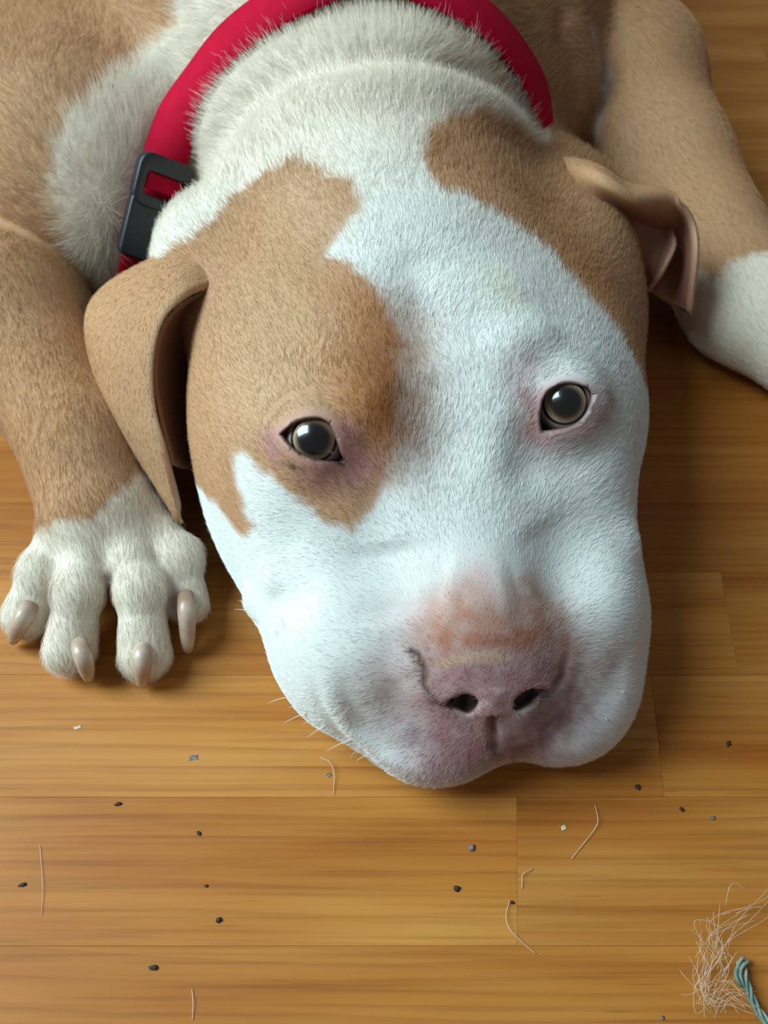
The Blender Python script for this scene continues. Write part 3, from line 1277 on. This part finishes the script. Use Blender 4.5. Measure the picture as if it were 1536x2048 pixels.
fur.parent = dog
fur['kind'] = 'stuff'

# ------------------------------------------------------------------ floor of pine strips
m_wood, nt, b = new_mat('varnished_pine')
geo = node(nt, 'ShaderNodeNewGeometry')
inf = node(nt, 'ShaderNodeObjectInfo')
sepc = node(nt, 'ShaderNodeSeparateColor')
nt.links.new(inf.outputs['Color'], sepc.inputs[0])
seed_r = sepc.outputs[1]
tone_r = sepc.outputs[0]
mulr = node(nt, 'ShaderNodeVectorMath', operation='SCALE')
cmb = node(nt, 'ShaderNodeCombineXYZ')
for i in range(3):
    nt.links.new(seed_r, cmb.inputs[i])
nt.links.new(cmb.outputs[0], mulr.inputs[0])
mulr.inputs['Scale'].default_value = 37.0
add = node(nt, 'ShaderNodeVectorMath', operation='ADD')
nt.links.new(geo.outputs['Position'], add.inputs[0])
nt.links.new(mulr.outputs[0], add.inputs[1])


def scaled(x, y, z):
    m = node(nt, 'ShaderNodeVectorMath', operation='MULTIPLY')
    m.inputs[1].default_value = (x, y, z)
    nt.links.new(add.outputs[0], m.inputs[0])
    return m.outputs[0]


def noise(vec, detail=3.0, dist=0.0):
    t = node(nt, 'ShaderNodeTexNoise', Scale=1.0, Detail=detail, Distortion=dist)
    nt.links.new(vec, t.inputs['Vector'])
    return t.outputs['Fac']


def mth(op, a, b_=None):
    m = node(nt, 'ShaderNodeMath', operation=op)
    for i, q in enumerate((a, b_)):
        if q is None:
            continue
        if isinstance(q, (int, float)):
            m.inputs[i].default_value = q
        else:
            nt.links.new(q, m.inputs[i])
    return m.outputs[0]


def ramp(fac, *stops):
    r = node(nt, 'ShaderNodeValToRGB')
    e = r.color_ramp.elements
    e[0].position, e[0].color = stops[0][0], (*stops[0][1], 1)
    e[1].position, e[1].color = stops[-1][0], (*stops[-1][1], 1)
    for p_, c_ in stops[1:-1]:
        q = e.new(p_)
        q.color = (*c_, 1)
    nt.links.new(fac, r.inputs['Fac'])
    return r.outputs['Color']


def mixc(fac, a, b_, mode='MIX'):
    m = node(nt, 'ShaderNodeMix', data_type='RGBA', blend_type=mode)
    for key, q in (('Factor', fac), ('A', a), ('B', b_)):
        if isinstance(q, (int, float)):
            m.inputs[key].default_value = q
        elif isinstance(q, tuple):
            m.inputs[key].default_value = (*q, 1)
        else:
            nt.links.new(q, m.inputs[key])
    return m.outputs['Result']


sep = node(nt, 'ShaderNodeSeparateXYZ')
nt.links.new(add.outputs[0], sep.inputs[0])
warp = noise(scaled(2.4, 9, 1), 2.0)
phase = mth('ADD', mth('MULTIPLY', sep.outputs['Y'], 120.0), mth('MULTIPLY', warp, 5.0))
saw = mth('FRACT', phase)
ringc = ramp(saw, (0, (0, 0, 0)), (.55, (.12, .12, .12)), (.88, (.75, .75, .75)), (.95, (1, 1, 1)), (1.0, (0, 0, 0)))
str_ = mth('MULTIPLY', ringc, ramp(noise(scaled(2.5, 60, 1), 2.0), (.35, (.05, .05, .05)), (.75, (1, 1, 1))))
fib = noise(scaled(9, 420, 1), 4.0)
big = noise(scaled(4, 30, 1), 3.0)
base = ramp(big, (.3, lin(164, 97, 35)), (.5, lin(182, 119, 51)), (.72, lin(196, 138, 70)))
tone = ramp(tone_r, (0, (.74, .66, .56)), (.5, (.98, .97, .96)), (1, (1.04, 1.05, 1.06)))
colr = mixc(1.0, base, tone, 'MULTIPLY')
colr = mixc(mth('MULTIPLY', str_, .55), colr, lin(140, 76, 30))
fl = ramp(fib, (.32, (.80, .76, .72)), (.5, (1, 1, 1)), (.7, (1.05, 1.05, 1.05)))
colr = mixc(.95, colr, mixc(1.0, colr, fl, 'MULTIPLY'))
dash = ramp(noise(scaled(22, 900, 1), 1.0), (.74, (0, 0, 0)), (.80, (1, 1, 1)))
colr = mixc(mth('MULTIPLY', dash, .5), colr, lin(110, 62, 28))
nt.links.new(colr, b.inputs['Base Color'])
b.inputs['Roughness'].default_value = .5
b.inputs['Specular IOR Level'].default_value = .2
bp = node(nt, 'ShaderNodeBump', Strength=.12, Distance=.0004)
nt.links.new(fib, bp.inputs['Height'])
nt.links.new(bp.outputs['Normal'], b.inputs['Normal'])

m_sub, nt2, b = new_mat('subfloor')
nz = node(nt2, 'ShaderNodeTexNoise', Scale=40.0)
rp = node(nt2, 'ShaderNodeValToRGB')
rp.color_ramp.elements[0].color = (*lin(70, 42, 20), 1)
rp.color_ramp.elements[1].color = (*lin(92, 56, 28), 1)
nt2.links.new(nz.outputs['Fac'], rp.inputs['Fac'])
nt2.links.new(rp.outputs['Color'], b.inputs['Base Color'])
X0, X1, Y0, Y1 = -1.3, 1.3, -.524, 1.9
floor = mesh_obj('floor', [(X0, Y0, -.02), (X1, Y0, -.02), (X1, Y1, -.02), (X0, Y1, -.02),
                           (X0, Y0, -.0125), (X1, Y0, -.0125), (X1, Y1, -.0125), (X0, Y1, -.0125)],
                 [(3, 2, 1, 0), (4, 5, 6, 7), (0, 1, 5, 4), (1, 2, 6, 5), (2, 3, 7, 6), (3, 0, 4, 7)], m_sub, smooth=False)
tag(floor, 'varnished pine strip floor under the dog', kind='structure')


def plank(x0, x1, y0, y1, s0=0.0, s1=0.0, tone=.5):
    g, c, h = .00003, .00012, .012
    zt, zb = 0.0, -h
    a = [(x0 - s0 + g, y0 + g), (x1 - s1 - g, y0 + g), (x1 + s1 - g, y1 - g), (x0 + s0 + g, y1 - g)]
    i_ = [(x0 - s0 + g + c, y0 + g + c), (x1 - s1 - g - c, y0 + g + c), (x1 + s1 - g - c, y1 - g - c), (x0 + s0 + g + c, y1 - g - c)]
    vs = [(x, y, zb) for x, y in a] + [(x, y, zt - c) for x, y in a] + [(x, y, zt) for x, y in i_]
    fs = [(3, 2, 1, 0), (8, 9, 10, 11)]
    for k in range(4):
        j = (k + 1) % 4
        fs += [(k, j, 4 + j, 4 + k), (4 + k, 4 + j, 8 + j, 8 + k)]
    o = mesh_obj('plank', vs, fs, m_wood, floor, smooth=False)
    o.color = (tone, JR.random(), 0, 1)


SEAMS = [-.524 + .0557 * k for k in range(10)] + [.0333, .0890, .1447, .2004, .2440, .2870] + [.343, .399, .455, .511, .560, .611, .670, .733, .797]
SEAMS += [.797 + .06 * k for k in range(1, 18)]
KNOWN = {10: [P(1035, 1740, 0)[0]], 11: [P(1318, 1480, 0)[0]], 12: [P(1447, 1200, 0)[0]], 19: [P(1528, 240, 0)[0]]}
TONES = {(10, 1): .95, (10, 2): .35, (9, 1): .5, (11, 1): .7, (11, 2): .4, (12, 1): .4, (12, 2): .15}
JR = random.Random(5)
for k in range(len(SEAMS) - 1):
    if k in KNOWN:
        js = KNOWN[k]
        js = [js[0] - .62, js[0], js[0] + .55]
    else:
        x = -1.3 + JR.uniform(.15, .5)
        js = []
        while x < 1.25:
            js.append(x)
            x += JR.uniform(.55, .8)
        js = [q for q in js if not (-.27 < q < .36 and SEAMS[k] < .7)]
    xs = [X0] + [q for q in js if X0 + .05 < q < X1 - .05] + [X1]
    for i in range(len(xs) - 1):
        plank(xs[i], xs[i + 1], SEAMS[k], SEAMS[k + 1], .0026 if xs[i] in KNOWN.get(k, ()) else 0, .0026 if xs[i + 1] in KNOWN.get(k, ()) else 0,
              TONES.get((k, i), JR.uniform(.5, .9) if k > 17 else JR.uniform(.0, .25) if k > 11 else JR.uniform(.3, .8)))

# ------------------------------------------------------------------ whiskers
m_whisk, nt, b = new_mat('whisker_hair')
nz = node(nt, 'ShaderNodeTexNoise', Scale=60.0)
rp = node(nt, 'ShaderNodeValToRGB')
rp.color_ramp.elements[0].color = (*lin(216, 212, 205), 1)
rp.color_ramp.elements[1].color = (*lin(240, 238, 232), 1)
nt.links.new(nz.outputs['Fac'], rp.inputs['Fac'])
nt.links.new(rp.outputs['Color'], b.inputs['Base Color'])
b.inputs['Roughness'].default_value = .4
for (x0, y0), (dx, dy), ln_ in (((575, 1395), (-40, 12), .3), ((618, 1425), (-52, 22), .3), ((640, 1440), (-36, 8), .3), ((700, 1480), (-50, 24), .3), ((720, 1492), (-20, 26), .3),
                                ((745, 1505), (-34, 18), .3), ((655, 1450), (-42, 26), .3), ((508, 1225), (-40, -6), .3), ((510, 1215), (-34, -14), .3), ((600, 1412), (-24, 4), .3),
                                ((1250, 1385), (30, 14), .3), ((1215, 1440), (26, 18), .3)):
    a = hit(x0, y0)
    e_ = P(x0 + dx, y0 + dy, max(a[2] * .55, .003))
    mid = (a + e_) / 2 + np.array([0, 0, .0012])
    child('whisker', *tube(catmull([a - (e_ - a) * .15, mid, e_], 8), np.linspace(.00022, .00006, 8), 5), m_whisk)


# ------------------------------------------------------------------ litter on the floor
def plain(name, c1, c2, rough=.7, scale=400.0):
    m, nt, b = new_mat(name)
    tc = node(nt, 'ShaderNodeTexCoord')
    nz = node(nt, 'ShaderNodeTexNoise', Scale=scale, Detail=3.0)
    rp = node(nt, 'ShaderNodeValToRGB')
    rp.color_ramp.elements[0].color, rp.color_ramp.elements[0].position = (*lin(*c1), 1), .35
    rp.color_ramp.elements[1].color, rp.color_ramp.elements[1].position = (*lin(*c2), 1), .65
    nt.links.new(tc.outputs['Object'], nz.inputs['Vector'])
    nt.links.new(nz.outputs['Fac'], rp.inputs['Fac'])
    nt.links.new(rp.outputs['Color'], b.inputs['Base Color'])
    b.inputs['Roughness'].default_value = rough
    return m


m_dark = plain('dark_crumb', (34, 24, 18), (74, 52, 38))
m_grey = plain('grey_flake', (92, 88, 82), (150, 142, 132))
m_pale = plain('pale_flake', (190, 172, 146), (226, 212, 190))
CRUMBS = [
    ((388, 1515), (20, 11), .15, m_grey, 'box', 'small square grey flake on the floor below the paw', 'flake'),
    ((237, 1608), (16, 8), .2, m_dark, 'seed', 'dark oblong crumb with a pale streak beside it, low on the floor under the paw', 'crumb'),
    ((398, 1667), (12, 7), -.7, m_dark, 'seed', 'tiny tilted dark crumb below the square grey flake', 'crumb'),
    ((913, 1777), (12, 15), 1.4, m_dark, 'seed', 'upright black seed-like crumb just beside the plank joint below the muzzle', 'crumb'),
    ((438, 1840), (14, 11), .5, m_dark, 'seed', 'rounded dark crumb in the middle of the lower pale plank', 'crumb'),
    ((308, 1935), (20, 11), .1, m_dark, 'seed', 'largest dark crumb, on the lowest plank above the curved grain', 'crumb'),
    ((45, 1770), (22, 7), .35, m_dark, 'seed', 'dark sliver at the edge of the floor far below the paw', 'crumb'),
    ((943, 1695), (18, 13), .6, m_grey, 'seed', 'grey crumb above the black seed-like crumb', 'crumb'),
    ((155, 1455), (16, 8), .3, m_pale, 'box', 'pale flake on the floor just under the claws', 'flake'),
    ((658, 1550), (12, 9), .7, m_grey, 'box', 'grey fleck on the floor beside the lip', 'flake'),
    ((1275, 1575), (13, 11), .2, m_dark, 'seed', 'round dark crumb in the shade beside the muzzle', 'crumb'),
    ((1363, 1619), (11, 9), .2, m_dark, 'seed', 'dark crumb between the round crumb and the hair tuft', 'crumb'),
    ((1424, 1636), (14, 8), .0, m_grey, 'seed', 'flat greyish crumb above the tuft of loose hair', 'crumb'),
    ((1456, 1488), (14, 10), .9, m_dark, 'seed', 'small reddish dark crumb in the shade, highest of the crumbs near the leg', 'crumb'),
    ((413, 1772), (9, 6), .2, m_dark, 'seed', 'very small dark speck above the rounded crumb', 'crumb'),
    ((1024, 1805), (12, 7), .1, m_dark, 'seed', 'flat dark crumb lying against the plank joint', 'crumb'),
    ((1127, 1655), (12, 9), .4, m_pale, 'box', 'tiny pale flake beside the loose pale hair near the muzzle', 'flake'),
    ((1324, 2036), (9, 8), .4, m_grey, 'seed', 'small grey speck near the tail of the green thread', 'crumb'),
]
for (x, y), (w, h), ang, mat, shape, label, cat in CRUMBS:
    c = P(x, y, 0)
    mm = np.linalg.norm(P(x + 1, y, 0) - c)
    bm = bmesh.new()
    if shape == 'seed':
        bmesh.ops.create_icosphere(bm, subdivisions=2, radius=1)
    else:
        bmesh.ops.create_cube(bm, size=1.7)
        bmesh.ops.subdivide_edges(bm, edges=bm.edges[:], cuts=1, use_grid_fill=True)
    sx, sy = w * mm / 2 * .9, h * mm / 2 * .9
    sz = min(sx, sy) * (.5 if shape == 'seed' else .22)
    fr_ = random.Random(x)
    vs = []
    for v in bm.verts:
        j = 1 + fr_.uniform(-.3, .3)
        q = Vector((v.co.x * sx * j, v.co.y * sy * j, v.co.z * sz))
        q.rotate(Matrix.Rotation(ang, 3, 'Z'))
        vs.append(q)
    lowest = min(q.z for q in vs)
    bm.verts.index_update()
    fs = [[v.index for v in f.verts] for f in bm.faces]
    bm.free()
    o = mesh_obj(cat, [(q.x, q.y, q.z - lowest) for q in vs], fs, mat, smooth=(shape == 'seed'))
    o.location = (c[0], c[1], 0.0)
    tag(o, label, cat, 'specks of dirt on the floor')


def strand(name, pts, r, mat, label, cat, group=None, seg=6):
    p = catmull([P(x, y, z) for x, y, z in pts], 6 * len(pts))
    base = p[0] * np.array([1, 1, 0])
    vs, fs = tube(p - base, np.full(len(p), r), seg)
    o = mesh_obj(name, vs, fs, mat)
    o.location = base
    return tag(o, label, cat, group)


m_hair = plain('loose_dog_hair', (210, 180, 150), (234, 216, 194), .5)
strand('dog_hair', [(1190, 1610, .0004), (1196, 1640, .0012), (1188, 1660, .0010), (1165, 1690, .0006), (1143, 1718, .0003)], .00014, m_hair,
       'single pale dog hair lying bent on the floor below the muzzle', 'hair', 'loose dog hairs')
strand('dog_hair', [(1020, 1800, .0003), (1012, 1830, .0012), (1018, 1855, .0014), (1040, 1880, .0008), (1072, 1908, .0003)], .00014, m_hair,
       'curved pale dog hair lying across the plank joint', 'hair', 'loose dog hairs')
strand('dog_hair', [(1066, 1738, .0003), (1046, 1748, .0012), (1044, 1762, .0010), (1044, 1778, .0003)], .00014, m_hair,
       'short hooked pale hair beside the upper end of the plank joint', 'hair', 'loose dog hairs')
strand('dog_hair', [(640, 1515, .0004), (660, 1525, .0014), (668, 1548, .0012), (667, 1590, .0003)], .00013, m_hair,
       'thin pale hair curling beside the lip near the grey fleck', 'hair', 'loose dog hairs')
strand('dog_hair', [(384, 1978, .0003), (386, 2005, .0008), (385, 2040, .0003)], .00013, m_hair,
       'straight pale hair on the curved grain of the lowest plank', 'hair', 'loose dog hairs')
strand('dog_hair', [(80, 1690, .0003), (85, 1770, .0007), (83, 1830, .0003)], .00010, m_hair,
       'faint upright pale hair near the dark sliver', 'hair', 'loose dog hairs')

# tuft of shed hair: one tangled clump
tr = random.Random(11)
tv, tf = [], []
spine = catmull([P(1550, 1800, .002), P(1500, 1820, .003), P(1440, 1850, .004), P(1425, 1885, .004), P(1432, 1915, .003), P(1408, 1960, .003),
                 P(1412, 2000, .003), P(1450, 1980, .003), P(1500, 2010, .004)], 60)
for k in range(64):
    i0 = tr.randrange(0, 52)
    n_ = tr.randrange(7, 22)
    seg = spine[i0:i0 + n_]
    if len(seg) < 4:
        continue
    jit_ = np.array([tr.gauss(0, .0022), tr.gauss(0, .0022), abs(tr.gauss(0, .0008))])
    end = np.array([tr.gauss(0, .006), tr.gauss(0, .006), 0])
    tt = np.linspace(0, 1, len(seg))[:, None]
    bow = np.sin(tt * math.pi) * np.array([tr.gauss(0, .002), tr.gauss(0, .002), .0006])
    p = seg + jit_ + end * (tt - .5) + bow
    p[:, 2] = np.clip(p[:, 2], .0004, .006)
    v_, f_ = tube(p, np.full(len(p), .00007), 4)
    off = len(tv)
    tv += list(v_)
    tf += [tuple(i + off for i in f) for f in f_]
tb = np.array([*P(1440, 1900, 0)[:2], 0])
tuft = mesh_obj('hair_tuft', np.array(tv) - tb, tf, m_hair)
tuft.location = tb
tag(tuft, 'wispy tuft of shed pale dog hair at the corner of the floor', 'hair tuft', kind='stuff')

m_thr = plain('green_thread_fibre', (44, 92, 84), (146, 160, 148), .8, 120.0)
thread = bpy.data.objects.new('thread', None)
COL.objects.link(thread)
thread.location = P(1500, 1990, 0)
tag(thread, 'frayed grey-green thread lying next to the tuft of dog hair', 'thread')
core = catmull([P(1487, 1922, .002), P(1484, 1945, .004), P(1496, 1975, .004), P(1508, 2005, .003), P(1530, 2040, .003), P(1570, 2085, .003)], 50)
for k in range(4):
    a = np.linspace(0, 9, 50) + k * math.pi / 2
    rr = np.interp(np.linspace(0, 1, 50), [0, .15, .4, 1], [.0022, .0018, .0010, .0013])[:, None]
    p = core + rr * np.stack([np.cos(a), np.sin(a) * .6, np.sin(a) * .5], 1)
    p[:, 2] = np.clip(p[:, 2], .0009, .01)
    child('thread_strand', *tube(p, np.full(50, .0006), 6), m_thr, thread)
loop_ = catmull([P(1487, 1922, .002), P(1472, 1942, .004), P(1476, 1962, .004), P(1490, 1975, .003)], 20)
child('thread_strand', *tube(loop_, np.full(20, .0008), 6), m_thr, thread)
